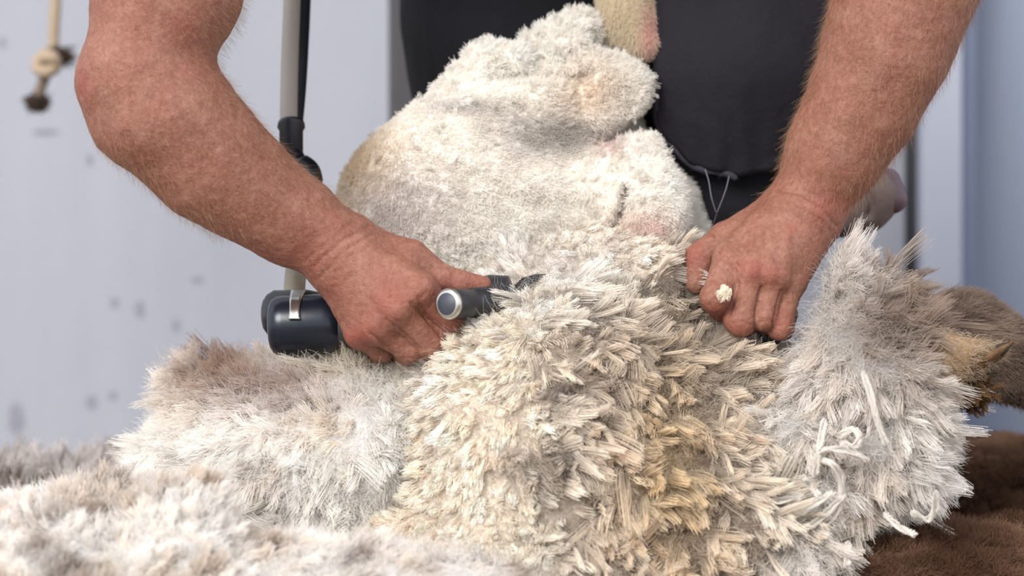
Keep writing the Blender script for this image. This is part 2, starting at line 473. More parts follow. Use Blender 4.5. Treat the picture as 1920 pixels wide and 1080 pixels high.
def redness(v):
    px, py = unV(v)
    r = .55 * gauss(px, py, 668, 630, 34, 22) + .35 * gauss(px, py, 860, 530, 60, 18) + .35 * gauss(px, py, 840, 600, 30, 40) \
      + .35 * gauss(px, py, 720, 560, 70, 60) + .25 * gauss(px, py, 600, 470, 60, 60) + .5 * gauss(px, py, 162, 165, 18, 40) + .3 * gauss(px, py, 340, 60, 70, 60) \
      + .6 * gauss(px, py, 1405, 505, 26, 22) + .35 * gauss(px, py, 1450, 515, 22, 20) + .5 * gauss(px, py, 1340, 590, 24, 24) + .4 * gauss(px, py, 1385, 615, 24, 18) \
      + .4 * gauss(px, py, 1460, 610, 24, 30) + .4 * gauss(px, py, 1300, 480, 24, 30) + .45 * gauss(px, py, 1560, 385, 40, 30) + .45 * gauss(px, py, 1485, 425, 16, 14) + .2 * gauss(px, py, 1480, 340, 60, 60)
    return np.clip(r + .10 * fbm(v, 45, 3), 0, .85)
vB = np.concatenate([vL, vR, vT]); qB = np.concatenate([qL, qR + len(vL), qT + len(vL) + len(vR)])
body = mesh_obj('body', vB, qB, M_SKIN, person, attrs={'red': redness(vB)})
# fine forearm hair
def arm_hair(v, q, dens, A, B, seg):
    def keep(c, N):
        px, py = unV(c); t = np.zeros(len(c))
        return ((N[:, 1] < .45) & (py < seg) & (py > -30)).astype(float)
    P, N, _ = sample(v, q, dens, keep)
    ax = norm(V(*B) - V(*A)); d = norm(N * .35 + ax * .9 + rng.normal(0, .22, P.shape) + np.array([0, 0, -.2]))
    L = .006 + .009 * rng.random(len(P))
    c = cmix(rgb('#6b4a38'), rgb('#b8967a'), rng.random(len(P)))
    return fuzz(P - N * .0003, d, L, .10, c, c, 5, .00004)
H1 = arm_hair(vL, qL, 90000, (280, 150, -.1), (620, 465, -.07), 440)
H2 = arm_hair(vR, qR, 110000, (1690, 0, -.04), (1520, 368, -.03), 400)
curves_obj('arm_hair', *[np.concatenate([a, b]) for a, b in zip(H1, H2)], M_HAIRS, person)

# trousers: two legs and the seat
def trou(P):
    near = cap(P, V(1405, -560, .20), V(1390, 120, .155), .115, .088)
    near = smin(near, cap(P, V(1390, 120, .155), V(1360, 560, .20), .088, .062), .05)
    far = cap(P, V(1010, -560, .34), V(1000, 60, .33), .125, .115)
    far = smin(far, cap(P, V(1000, 60, .33), V(1000, 700, .42), .115, .07), .05)
    seat = ell(P, V(1200, -520, .30), np.array([.27, .17, .16]))
    return smin(smin(near, seat, .05), smin(far, seat, .05), .01)
vv, qq = sdf_mesh(trou, (-.30, -.02, .05), (.45, .60, 1.0), .004)
vv = relax(vv, qq, 2)
N = vnormals(vv, qq)
px, py = unV(vv)
fold = .004 * np.sin((vv[:, 2] * 60 + vv[:, 0] * 22 + 3 * fbm(vv, 8, 2))) * np.clip((.55 - vv[:, 2]) * 6, .25, 1) + .003 * fbm(vv, 14, 3)
vv = vv + N * fold[:, None]
trousers = mesh_obj('trousers', vv, qq, M_TROU, person)
# double-front panel over the near leg: shell over the thigh that ends in a curved hem
HEM = [(1232, -200), (1226, 60), (1224, 168), (1232, 222), (1246, 258), (1268, 278), (1292, 306), (1318, 318), (1345, 322), (1381, 331), (1440, 322), (1540, 300), (1620, 280)]
def shell_pt(px, py, off):
    # march towards the leg from the camera side
    o = V(px, py, -.02); dirv = norm(V(px, py, .1) - V(px, py, -.02)); t = 0
    P = o[None, :].copy()
    for _ in range(60):
        dd = trou(P)[0] - off
        if dd < .0004: break
        P = P + dirv * min(dd, .02)
        if P[0, 1] > .30: return None
    return P[0]
pv, pf, idx = [], [], {}
hp = smooth_path([(a, b, 0) for a, b in HEM], 90)
xs = np.linspace(1226, 1560, 46)
top = -210
for i, x in enumerate(xs):
    sel = hp[hp[:, 0].argsort()]
    yb = np.interp(x, [1226, 1232, 1246, 1268, 1292, 1318, 1345, 1381, 1440, 1540, 1620], [170, 222, 258, 278, 306, 318, 322, 331, 322, 300, 280])
    for j in range(50):
        y = top + (yb - top) * j / 49
        wob = .0016 * math.sin(i * .9) * (j / 49) ** 6 + .004 * (j / 49) ** 10
        p = shell_pt(x, y, .0045 + wob)
        if p is not None: idx[i, j] = len(pv); pv.append(p)
for i in range(len(xs) - 1):
    for j in range(49):
        k = [(i, j), (i, j + 1), (i + 1, j + 1), (i + 1, j)]
        if all(a in idx for a in k): pf.append(tuple(idx[a] for a in k))
panel = mesh_obj('knee_panel', pv, pf, M_PATCH, trousers)
sm = panel.modifiers.new('thickness', 'SOLIDIFY'); sm.thickness = .0018; sm.offset = 0
hem = []
for a, b in [(1229, 165), (1227, 200), (1234, 232), (1246, 258), (1262, 276), (1282, 296), (1300, 310), (1320, 319), (1345, 323), (1365, 326), (1381, 333)]:
    p = shell_pt(max(a, 1231), b, .007)
    if p is not None: hem.append(p)
hp = smooth_path(hem, 70)
hem_o = mesh_obj('hem', *tube(hp, .0030 + .0006 * np.sin(np.linspace(0, 14, 70)), 10), M_HEM, trousers)
hp2 = hp.copy(); hp2[:, 0] += .004; hp2[:, 2] += .006; hp2[:, 1] -= .001
mesh_obj('hem', *tube(hp2[6:], .0012, 8), M_HEM, trousers)
for pts in ([(1322, 318, .05), (1329, 340, .045), (1334, 370, .04), (1343, 399, .045)], [(1367, 330, .05), (1362, 352, .04), (1354, 375, .04), (1345, 398, .045), (1338, 420, .06)]):
    mesh_obj('loose_thread', *tube(smooth_path([V(*p) for p in pts], 20), .0006, 6), plain('thread', srgb('#5b5963'), .9), trousers)
fr = []
P = hp[rng.integers(4, 70, 900)] + rng.normal(0, .0008, (900, 3))
c = np.tile(rgb('#5a5862'), (900, 1))
curves_obj('frayed_edge', *fuzz(P, np.array([0, -.6, -.3]) + rng.normal(0, .5, (900, 3)), .002 + .003 * rng.random(900), .5, c, c, 5, .00008), M_HAIRS, trousers)
sv, sq = sdf_mesh(lambda P: torso(P) - .006 + np.where(np.abs(P[:, 0] - .05) > .235, .02, 0), (-.32, -.14, .6), (.42, .5, 1.1), .008)
mesh_obj('singlet', sv, sq, M_SHIRT, person)

# ================================================================== SHEEP
sheep = tag(empty('sheep', V(1050, 540, .12) * [1, 1, 0]), 'half-shorn white sheep with its thick fleece spilling down, held between the shearer\'s legs', 'sheep')
def sheep_f(P):
    q = P * [1, .8, 1]
    def c2(a, b, ra, rb): 
        return cap(q, V(*a) * [1, .8, 1], V(*b) * [1, .8, 1], ra / S, rb / S)
    d = c2((795, 380, .13), (1066, 198, .15), 158, 140)
    d = smin(d, c2((800, 470, .12), (1160, 420, .13), 150, 150), .05)
    d = smin(d, ell(P, V(1080, 760, .17), np.array([.20, .13, .2])), .05)
    d = smin(d, ell(P, V(1205, 392, .045), np.array([.036, .040, .052])), .022)
    d = smin(d, ell(P, V(905, 300, .06), np.array([.085, .045, .06])), .04)
    d = smin(d, cap(P, V(1120, 335, .045), V(1212, 278, .06), .020, .014), .016)
    d = smin(d, cap(P, V(912, 112, .09), V(965, 128, .08), .018, .02), .010)
    d = smin(d, cap(P, V(1000, 92, .10), V(1085, 62, .10), .016, .022), .010)
    d = smin(d, cap(P, V(1085, 120, .09), V(1166, 170, .075), .03, .023), .014)
    d = smin(d, cap(P, V(870, 178, .085), V(1010, 172, .07), .022, .022), .02)
    d = smin(d, cap(P, V(1040, 150, .08), V(1120, 215, .07), .018, .02), .012)
    # the hollow between thigh and belly
    hol = cap(P, V(960, 222, .01), V(1120, 292, .015), .024, .016)
    d = -smin(-d, hol, .03)
    return d
sv, sq = sdf_mesh(sheep_f, (-.19, -.05, .08), (.19, .45, .62), .0028)
sv = relax(sv, sq, 2); N = vnormals(sv, sq)
px, py = unV(sv)
dl = .0040 * fbm(sv, 30, 3) * np.clip((280 - py) / 140, .18, 1.25) + .0013 * fbm(sv, 95, 2)
dl += groove(sv, N, [(1172, 352), (1165, 385), (1158, 410), (1140, 436)], .006, .0035, .03)
dl += groove(sv, N, [(925, 142), (990, 134), (1045, 142), (1095, 138)], .012, .007, .05)
dl += groove(sv, N, [(1120, 60), (1170, 90), (1215, 110)], .012, .007, .05)
dl += groove(sv, N, [(1000, 112), (1050, 108), (1100, 90)], .010, .006, .05)
sv = sv + N * dl[:, None]
def shorn_col(P):
    px, py = unV(P)
    c = np.tile(rgb('#f9f5ef'), (len(P), 1))
    c = cmix(c, rgb('#d9c6aa'), .9 * gauss(px, py, 670, 290, 70, 90) + .3 * gauss(px, py, 640, 400, 50, 100))  # left-side shading of the body painted in as tan, then grey
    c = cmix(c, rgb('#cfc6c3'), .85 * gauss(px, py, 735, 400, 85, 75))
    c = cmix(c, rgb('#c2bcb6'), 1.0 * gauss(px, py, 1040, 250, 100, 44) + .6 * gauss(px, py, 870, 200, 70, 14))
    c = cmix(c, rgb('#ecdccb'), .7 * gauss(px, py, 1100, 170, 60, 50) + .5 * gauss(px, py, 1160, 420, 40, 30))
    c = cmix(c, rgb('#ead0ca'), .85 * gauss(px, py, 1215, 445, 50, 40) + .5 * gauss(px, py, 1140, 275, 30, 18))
    c = cmix(c, rgb('#7d7168'), .85 * np.exp(-(polyd2(P, [(1172, 352), (1165, 385), (1158, 410), (1140, 436)]) / .003) ** 2))  # shade of the crease painted into the wool colour along its groove
    return np.clip(c * (1 + .05 * fbm(P, 60, 2)[:, None]), 0, .97)
def polyd2(v, pts):
    Q = v.copy(); px, py = unV(v); Q = np.stack([px / S, np.zeros(len(v)), -py / S], 1); best = np.full(len(v), 9.)
    for (a, b), (c, d) in zip(pts[:-1], pts[1:]):
        best = np.minimum(best, cap(Q, np.array([a / S, 0, -b / S]), np.array([c / S, 0, -d / S]), 0, 0))
    return best
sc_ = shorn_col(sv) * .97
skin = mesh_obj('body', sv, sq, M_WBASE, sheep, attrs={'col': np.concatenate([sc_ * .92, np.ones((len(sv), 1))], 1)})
P, N, _ = sample(sv, sq, 1500000, lambda c, N: ((N[:, 1] < .8) & (unV(c)[1] < 560)).astype(float))
px, py = unV(P)
flow = norm(np.stack([np.full(len(P), .5), np.zeros(len(P)), np.full(len(P), -.55)], 1) + .5 * np.stack([fbm(P, 14), 0 * px, fbm(P + 5, 14)], 1))
clump = fbm(P, 160, 2)[:, None] * norm(np.stack([fbm(P + 3, 110), fbm(P + 7, 110), fbm(P + 11, 110)], 1))
d = norm(N * .8 + flow * .75 + clump * 1.5 + rng.normal(0, .22, P.shape))
L = (.0035 + .0025 * rng.random(len(P))) * (1 + .7 * gauss(px, py, 1060, 100, 200, 90))
edge = gauss(px, py, 1285, 390, 22, 120)
L = L * (1 + .8 * edge)
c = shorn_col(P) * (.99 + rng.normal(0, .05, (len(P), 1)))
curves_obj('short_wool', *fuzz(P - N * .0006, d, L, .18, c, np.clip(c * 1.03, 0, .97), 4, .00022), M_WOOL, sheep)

def tuft_keep(c, N):
    px, py = unV(c); return ((N[:, 1] < .35) & (py < 560)).astype(float) * np.clip(.03 + gauss(px, py, 1080, 90, 170, 95) + .5 * gauss(px, py, 1190, 340, 60, 90) + 1.2 * gauss(px, py, 1060, 490, 220, 50), 0, 1)
P, N, _ = sample(sv, sq, 90000, tuft_keep); M = len(P)
c = np.clip(shorn_col(P) * (.99 + rng.normal(0, .04, (M, 1))), 0, .97)
curves_obj('wool_tufts', *staples(P - N * .001, N * .8 + rng.normal(0, .55, P.shape) + np.array([.2, 0, -.2]), rng.normal(0, 1, P.shape), .005 + .005 * rng.random(M), .0016 + .002 * rng.random(M), .0012 + .001 * rng.random(M), c * .92, c, 26, 6, .0005, 3, .0002, rag=.3, jit=.001), M_WOOL, sheep)

# legs, head
M_LEG = plain('sheep_leg_hide', srgb('#85705f'), .9, 0, (240, .7, .002), srgb('#a38d7c'), 40)
def limb(name, f, lo, hi, h, mat, it=2, disp=.0012):
    v, q = sdf_mesh(f, lo, hi, h); v = relax(v, q, it); N = vnormals(v, q)
    v = v + N * (disp * fbm(v, 60, 3))[:, None]
    return mesh_obj(name, v, q, mat, sheep), v, q
leg_f = lambda P: smin(cap(P, V(1650, 650, .07), V(1800, 640, .06), .042, .034), smin(cap(P, V(1800, 640, .06), V(2050, 745, .05), .034, .024), cap(P, V(2050, 745, .05), V(2200, 1130, .06), .023, .017), .02), .03)
leg_o, lv, lq = limb('leg', leg_f, (.27, -.03, .03), (.66, .16, .38), .003, M_LEG)
P, N, _ = sample(lv, lq, 1500000, lambda c, N: (N[:, 1] < .5).astype(float))
d = norm(np.array([.9, 0, -.28]) + N * .45 + rng.normal(0, .18, P.shape) + .4 * np.stack([fbm(P, 50), fbm(P + 3, 50), fbm(P + 9, 50)], 1))
c = cmix(rgb('#77655a'), rgb('#ab988a'), .5 + .5 * fbm(P * [.35, 1, 1], 120, 2))
curves_obj('leg_wool', *fuzz(P, d, .006 + .008 * rng.random(len(P)), .12, c * .8, c, 5, .00018), M_WOOL, sheep)
M_HOOF = plain('hoof_horn', srgb('#4b4038'), .5)
def hoof(parent, a, b, r):
    A, B = V(*a), V(*b); side = norm(np.cross(B - A, [0, 1, 0])) * r * .55
    mesh_obj('hoof', *join(*[tube([A + s * side, A + s * side + (B - A) * .6, B + s * side * 1.1], [r * .75, r * .95, r * .45], 14) for s in (-1, 1)]), M_HOOF, parent)
hoof(leg_o, (2200, 1120, .06), (2222, 1225, .05), .016)
M_FACE = plain('sheep_muzzle_skin', srgb('#625350'), .75, 0, (200, .5, .0012), srgb('#70615d'), 40)
def head_f(P):
    d = cap(P, V(1440, 330, .22), V(1585, 362, .16), .075, .034)
    d = smin(d, cap(P, V(1600, 350, .15), V(1640, 366, .14), .036, .024), .02)
    d = smin(d, cap(P, V(1560, 395, .15), V(1622, 402, .14), .024, .016), .014)
    return d
hv, hq = sdf_mesh(head_f, (.10, .02, .27), (.40, .36, .55), .0025); hv = relax(hv, hq, 2); N = vnormals(hv, hq)
hv = hv + N * (groove(hv, N, [(1622, 352), (1632, 366), (1638, 385), (1634, 402)], .006, .0032, .1))[:, None]
head = mesh_obj('head', hv, hq, M_FACE, sheep)
nv, nq = sdf_mesh(lambda P: cap(P, V(1664, 340, .137), V(1672, 372, .137), .012, .014), (.3, .08, .35), (.40, .2, .46), .0015)
tag(mesh_obj('nose', nv, nq, plain('nose_skin', srgb('#5c4751'), .5), head), 'mauve nose edge')
M_CREAM = wool_base('cream_leg_wool', None, None)
uv_, uq = sdf_mesh(lambda P: smin(smin(cap(P, V(1178, -60, .13), V(1180, 30, .11), .028, .024), cap(P, V(1178, -60, .13), V(1150, -330, .15), .026, .014), .02), cap(P, V(1180, 40, .11), V(1212, 80, .09), .020, .011), .02), (.04, .04, .5), (.16, .2, .76), .002)
uv_ = relax(uv_, uq, 1)
cc = np.concatenate([cmix(np.tile(rgb('#d9ccb4'), (len(uv_), 1)), rgb('#d2aba0'), gauss(*unV(uv_), 1222, 70, 12, 45)), np.ones((len(uv_), 1))], 1)
front_leg = mesh_obj('leg', uv_, uq, M_CREAM, sheep, attrs={'col': cc})
hoof(front_leg, (1150, -325, .15), (1144, -410, .15), .014)
P, N, _ = sample(uv_, uq, 2000000, lambda c, N: (N[:, 1] < .5).astype(float))
c = cmix(np.tile(rgb('#ded2bc'), (len(P), 1)), rgb('#d9b4aa'), gauss(*unV(P), 1216, 60, 16, 60))
curves_obj('leg_wool', *fuzz(P, N * .5 + np.array([.2, 0, -.9]) + rng.normal(0, .2, P.shape), .004 + .004 * rng.random(len(P)), .1, c, c, 4, .00018), M_WOOL, sheep)

# ------------------------------------------------------------------ fleece masses
def fleece_base(name, lst, lo, hi, h, colf, parent, k=.03, dis=.008, extra=None):
    f = blobs(lst, k); g = (lambda P: extra(P, f(P))) if extra else f
    v, q = sdf_mesh(g, lo, hi, h); v = relax(v, q, 2); N = vnormals(v, q)
    v = v + N * (dis * fbm(v, 26, 3) + .002 * fbm(v, 120, 2))[:, None]
    v[:, 2] = np.maximum(v[:, 2], .002)
    c = np.clip(colf(v), 0, .97)
    o = mesh_obj(name, v, q, M_WBASE, parent, attrs={'col': np.concatenate([c, np.ones((len(v), 1))], 1)})
    return o, v, q
def center_col(P):
    px, py = unV(P)
    n = fbm(P, 18, 3)
    c = np.tile(CREAM, (len(P), 1))
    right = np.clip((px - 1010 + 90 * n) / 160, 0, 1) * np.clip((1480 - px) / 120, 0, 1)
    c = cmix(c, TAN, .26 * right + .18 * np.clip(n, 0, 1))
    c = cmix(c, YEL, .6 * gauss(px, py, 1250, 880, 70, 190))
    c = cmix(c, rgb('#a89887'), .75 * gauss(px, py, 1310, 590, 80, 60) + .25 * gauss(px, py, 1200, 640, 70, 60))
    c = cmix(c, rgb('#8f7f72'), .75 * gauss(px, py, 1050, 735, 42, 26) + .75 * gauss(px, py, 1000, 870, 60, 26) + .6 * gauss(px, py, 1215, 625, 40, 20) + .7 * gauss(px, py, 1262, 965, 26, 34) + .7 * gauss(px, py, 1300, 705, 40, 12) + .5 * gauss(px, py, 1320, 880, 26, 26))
    c = cmix(c, WHITE, .95 * gauss(px, py, 1040, 490, 190, 80) + .5 * gauss(px, py, 780, 720, 80, 80))
    return c
def front(c, N): return ((N[:, 1] < .45) & (c[:, 2] > .03)).astype(float)
fl = [(1060, 925, -.03, 330, 375, .155), (1040, 620, .03, 150, 130, .07), (1180, 570, .03, 130, 80, .055), (1330, 770, -.01, 150, 125, .085), (1300, 1000, -.03, 300, 260, .16), (1435, 800, -.03, 80, 80, .07), (960, 1150, -.04, 420, 250, .2),
      (1000, 490, .05, 90, 40, .035), (1130, 478, .035, 80, 40, .035), (1225, 520, .02, 55, 30, .03)]
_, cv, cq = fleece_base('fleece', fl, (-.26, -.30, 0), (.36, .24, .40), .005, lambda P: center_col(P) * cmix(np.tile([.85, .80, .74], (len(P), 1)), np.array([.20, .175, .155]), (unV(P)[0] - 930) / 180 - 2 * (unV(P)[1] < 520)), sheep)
def flows(P, N, region):
    px, py = unV(P)
    ang = region(px, py) + .9 * fbm(P, 16, 2)
    return np.stack([np.cos(ang), 0 * px, -np.sin(ang)], 1)   # angle measured clockwise in the picture
def cluster(P, d, L, N, size, k, spread, c):
    from mathutils import kdtree
    sel = rng.choice(len(P), max(8, int(len(P) * 0 + clus_n(P, size))), replace=False)
    kd = kdtree.KDTree(len(sel))
    for i, j in enumerate(sel): kd.insert(P[j], i)
    kd.balance()
    own = np.array([kd.find(p)[1] for p in P])
    Dc = norm(d[sel] + rng.normal(0, spread, (len(sel), 3))); Dc = np.where(((Dc * N[sel]).sum(1) < .12)[:, None], norm(Dc + N[sel] * .5), Dc)
    Lc = L[sel] * (.85 + .5 * rng.random(len(sel)))
    tgt = P[sel] + Dc * Lc[:, None]
    vec = (d * L[:, None]) * (1 - k) + (tgt[own] - P) * k
    Ln = np.clip(np.linalg.norm(vec, axis=1), .5 * L, 1.5 * L)
    tone = rng.normal(0, .055, len(sel)); warm = rng.random(len(sel)) ** 2 * .19
    c = c * (1 + tone[own])[:, None]; c = c * (1 - warm[own][:, None] * np.array([.10, .28, .5]))
    return norm(vec), Ln, c
def clus_n(P, size):
    cell = np.unique(np.floor(P / size).astype(int), axis=0)
    return min(len(P) // 2, len(cell) * .75)
def lock_set(v, q, dens, colf, flowf, Lr, Wr, n, keep=front, nf=(.55, .9), cs=.014, ck=.55, csp=.4, tipk=1.04, rootk=.75, rad=.00024, amp=.0006, T=.45, K=9, freq=6, rag=.25, fan=1., jit=.0006, bendg=.35, bendr=.16):
    P, N, _ = sample(v, q, dens * QD, keep)
    F = flows(P, N, flowf); a, b = nf
    d = norm(N * a + F * b + rng.normal(0, .22, P.shape))
    side = np.cross(d, N) + rng.normal(0, .35, P.shape)
    M = len(P)
    L = Lr[0] + (Lr[1] - Lr[0]) * rng.random(M); W = Wr[0] + (Wr[1] - Wr[0]) * rng.random(M) ** 1.4
    c = colf(P) * (1 + rng.normal(0, .05, (M, 1)))
    d, L, c = cluster(P, d, L, N, cs, ck, csp, c); side = np.cross(d, N) + rng.normal(0, .35, P.shape)
    bend = rng.normal(0, bendr, (M, 3)) + F * bendg + np.array([0, 0, -.12])
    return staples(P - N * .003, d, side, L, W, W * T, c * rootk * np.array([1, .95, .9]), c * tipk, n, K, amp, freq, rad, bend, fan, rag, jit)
def cat(*sets): return [np.concatenate(x) for x in zip(*sets)]
def ctr_flow(px, py):
    # fan out from the crown of the heap: left side falls left, right side sweeps right and down
    return np.where(px < 1000, np.arctan2(py - 560, px - 1060), np.arctan2((py - 430) * .9, (px - 880)))
zone = lambda c: unV(c)[0] + 60 * fbm(c, 20, 2) - 500 * (unV(c)[1] < 545) * (unV(c)[0] < 1240)
left_k = lambda c, N: front(c, N) * (zone(c) < 1020)
right_k = lambda c, N: front(c, N) * (zone(c) >= 960)
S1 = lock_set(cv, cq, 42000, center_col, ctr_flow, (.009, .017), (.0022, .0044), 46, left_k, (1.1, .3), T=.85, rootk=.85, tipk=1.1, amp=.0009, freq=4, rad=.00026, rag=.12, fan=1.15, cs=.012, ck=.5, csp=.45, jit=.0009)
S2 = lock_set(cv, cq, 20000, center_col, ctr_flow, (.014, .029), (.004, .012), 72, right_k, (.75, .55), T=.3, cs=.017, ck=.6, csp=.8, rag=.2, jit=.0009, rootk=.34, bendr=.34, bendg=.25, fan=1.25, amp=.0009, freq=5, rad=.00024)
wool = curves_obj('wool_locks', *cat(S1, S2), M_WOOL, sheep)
P, N, _ = sample(cv, cq, 160000, front)
c = cmix(center_col(P), GREY, .35 + .4 * rng.random(len(P)))
curves_obj('loose_fibres', *fuzz(P, N + rng.normal(0, .6, P.shape) + np.array([0, 0, -.4]), .012 + .02 * rng.random(len(P)), .45, c * .8, c, 7, .0001), M_WOOL, sheep)

# right-hand sweep of white fleece
def right_col(P):
    px, py = unV(P); n = fbm(P, 22, 3)
    c = np.tile(rgb('#f8f4f0'), (len(P), 1))
    c = cmix(c, rgb('#a8978b'), 1.0 * gauss(px, py, 1690, 610, 110, 90) + .6 * gauss(px, py, 1720, 560, 90, 60) + .7 * gauss(px, py, 1480, 760, 60, 50) * (n > 0) + .25 * np.clip(n, 0, 1))
    c = cmix(c, rgb('#cdb79f'), .7 * gauss(px, py, 1760, 660, 50, 40))
    return c
rf = [(1622, 740, -.06, 112, 170, .085), (1590, 545, -.045, 38, 52, .035), (1665, 630, -.035, 62, 72, .05), (1640, 850, -.07, 95, 100, .085), (1490, 900, -.08, 115, 150, .085), (1450, 1060, -.08, 120, 150, .1),
      (1578, 650, -.055, 42, 60, .04), (1400, 1180, -.05, 200, 120, .1)]
def holes(P, d):
    for a, b, y, r in ((1470, 900, -.165, .024), (1500, 880, -.165, .02), (1625, 775, -.15, .02), (1590, 790, -.155, .017), (1560, 860, -.17, .015)):
        d = -smin(-d, cap(P, V(a, b, y), V(a + 5, b - 5, y + .05), r, r * .7), .012)
    return d
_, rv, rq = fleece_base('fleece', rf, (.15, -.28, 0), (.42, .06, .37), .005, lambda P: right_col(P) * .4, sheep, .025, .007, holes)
rflow = lambda px, py: np.arctan2(py - 545, px - 1505)
S3 = lock_set(rv, rq, 30000, right_col, rflow, (.012, .030), (.003, .008), 52, front, (.6, .8), cs=.024, ck=.55, csp=.6, T=.7, amp=.0014, freq=3, rag=.35, jit=.0015, bendr=.4, rad=.0002, rootk=.5)
curves_obj('wool_locks', *S3, M_WOOL, sheep)
P, N, _ = sample(rv, rq, 170000, front)
c = right_col(P)
d = N * .8 + flows(P, N, rflow) * .7 + rng.normal(0, .5, P.shape)
curves_obj('loose_fibres', *fuzz(P, d, .012 + .022 * rng.random(len(P)), .4, c * .9, c, 7, .00011), M_WOOL, sheep)
# long trailing strands of twisted wool
loops = [[(1545, 790), (1535, 850), (1528, 890)], [(1530, 845), (1580, 842), (1625, 862)], [(1525, 862), (1560, 870), (1578, 900), (1572, 950), (1545, 985), (1520, 1010)],
         [(1505, 895), (1520, 912), (1535, 928)], [(1575, 815), (1600, 805), (1612, 820), (1600, 838), (1580, 832)], [(1620, 700), (1640, 770), (1660, 830)], [(1413, 940), (1460, 938), (1500, 930)],
         [(1755, 925), (1752, 960), (1735, 975), (1712, 962)], [(1660, 965), (1690, 990), (1715, 1002)], [(1590, 1020), (1588, 1060)], [(1440, 1000), (1500, 960), (1560, 925)], [(1445, 1010), (1520, 985), (1580, 930)]]
XX = []
for lp in loops:
    p = smooth_path([V(a, b, -.165 - .02 * rng.random()) for a, b in lp], 26); n = 60
    ang = rng.random(n) * 6.28; rr = .0028 * np.sqrt(rng.random(n)); t = np.linspace(0, 1, 26)
    off = np.stack([np.cos(ang[:, None] + 9 * t) * rr[:, None], np.zeros((n, 26)) , np.sin(ang[:, None] + 9 * t) * rr[:, None]], -1)
    off[..., 1] = np.sin(ang[:, None] * 2 + 9 * t) * rr[:, None]
    XX.append(p[None] + off + rng.normal(0, .0002, (n, 26, 3)))
XX = np.concatenate(XX)
curves_obj('twisted_strands', XX, np.full(XX.shape[:2], .0002), np.concatenate([np.broadcast_to(rgb('#ece8e2'), XX.shape), np.ones(XX.shape[:2] + (1,))], -1), M_WOOL, sheep)

# ================================================================== loose fleeces on the floor
def left_col(P):
    px, py = unV(P); n = fbm(P, 20, 3)
    c = np.tile(rgb('#f8f6f3'), (len(P), 1))
    c = cmix(c, rgb('#ad968a'), 1.0 * gauss(px, py, 420, 690, 70, 50) + .8 * gauss(px, py, 540, 730, 110, 45) + .8 * gauss(px, py, 345, 715, 22, 22))
    c = cmix(c, rgb('#d9cfb6'), .7 * gauss(px, py, 690, 670, 110, 40))
    c = cmix(c, TAN, .3 * np.clip(n, 0, 1))
    c = cmix(c, GREY, .5 * gauss(px, py, 470, 870, 35, 20) + .5 * gauss(px, py, 500, 970, 50, 22))
    return c
apron = tag(empty('fleece_edge', V(560, 700, 0) * [1, 1, 0]), 'white fluffy belly fleece with brownish tufts trailing off left under the shears', 'fleece')
lf = [(600, 880, -.01, 250, 190, .13), (430, 760, .05, 92, 78, .06), (380, 880, .02, 120, 90, .08), (640, 735, .03, 150, 78, .06), (800, 760, .0, 90, 110, .06), (560, 1150, 0, 380, 230, .2), (350, 720, .05, 30, 26, .025)]
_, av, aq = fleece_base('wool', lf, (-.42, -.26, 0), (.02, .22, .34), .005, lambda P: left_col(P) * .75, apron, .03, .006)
lflow = lambda px, py: np.arctan2(py - 620, px - 900)
S4 = lock_set(av, aq, 30000, left_col, lflow, (.010, .024), (.003, .007), 46, front, (.8, .5), cs=.018, ck=.55, csp=.8, bendr=.35, T=.6, amp=.0008, freq=4, rag=.5, jit=.0018, rad=.00024, rootk=.75)
curves_obj('wool_locks', *S4, M_WOOL, apron)
P, N, _ = sample(av, aq, 170000, front); c = left_col(P)
curves_obj('loose_fibres', *fuzz(P, N * .9 + flows(P, N, lflow) * .8 + rng.normal(0, .4, P.shape), .012 + .016 * rng.random(len(P)), .3, c * .9, c, 6, .00013), M_WOOL, apron)

def front_col(P):
    px, py = unV(P); n = fbm(P, 24, 3)
    c = np.tile(rgb('#f6f3f0'), (len(P), 1))
    c = cmix(c, rgb('#d8cabc'), .8 * np.clip(n * 1.6, 0, 1)); c = cmix(c, rgb('#8d7c72'), .7 * np.clip(fbm(P + 9, 30, 2) * 1.6 - .3, 0, 1))
    return c
ff = tag(empty('shorn_fleece', V(200, 1000, -.2) * [1, 1, 0]), 'loose pile of creamy white shorn fleece nearest the camera at the bottom left corner', 'fleece')
gl = [(90, 1100, -.24, 250, 150, .12), (340, 1080, -.27, 110, 150, .09), (230, 1010, -.2, 120, 80, .07), (640, 1130, -.27, 330, 95, .09), (200, 1180, -.26, 400, 120, .14)]
_, gv, gq = fleece_base('wool', gl, (-.50, -.42, 0), (.05, -.04, .22), .005, lambda P: front_col(P) * .7, ff, .02, .009)
gflow = lambda px, py: -1.2 + 0 * px + (px - 250) / 300
S5 = lock_set(gv, gq, 30000, front_col, gflow, (.009, .020), (.003, .006), 44, front, (.8, .5), cs=.018, ck=.55, csp=.6, T=.6, amp=.0008, freq=4, rag=.5, jit=.0015, rad=.00026, rootk=.7)
curves_obj('wool_locks', *S5, M_WOOL, ff)
P, N, _ = sample(gv, gq, 110000, front); c = front_col(P)
curves_obj('loose_fibres', *fuzz(P, N + rng.normal(0, .5, P.shape), .010 + .014 * rng.random(len(P)), .35, c * .9, c, 6, .00015), M_WOOL, ff)

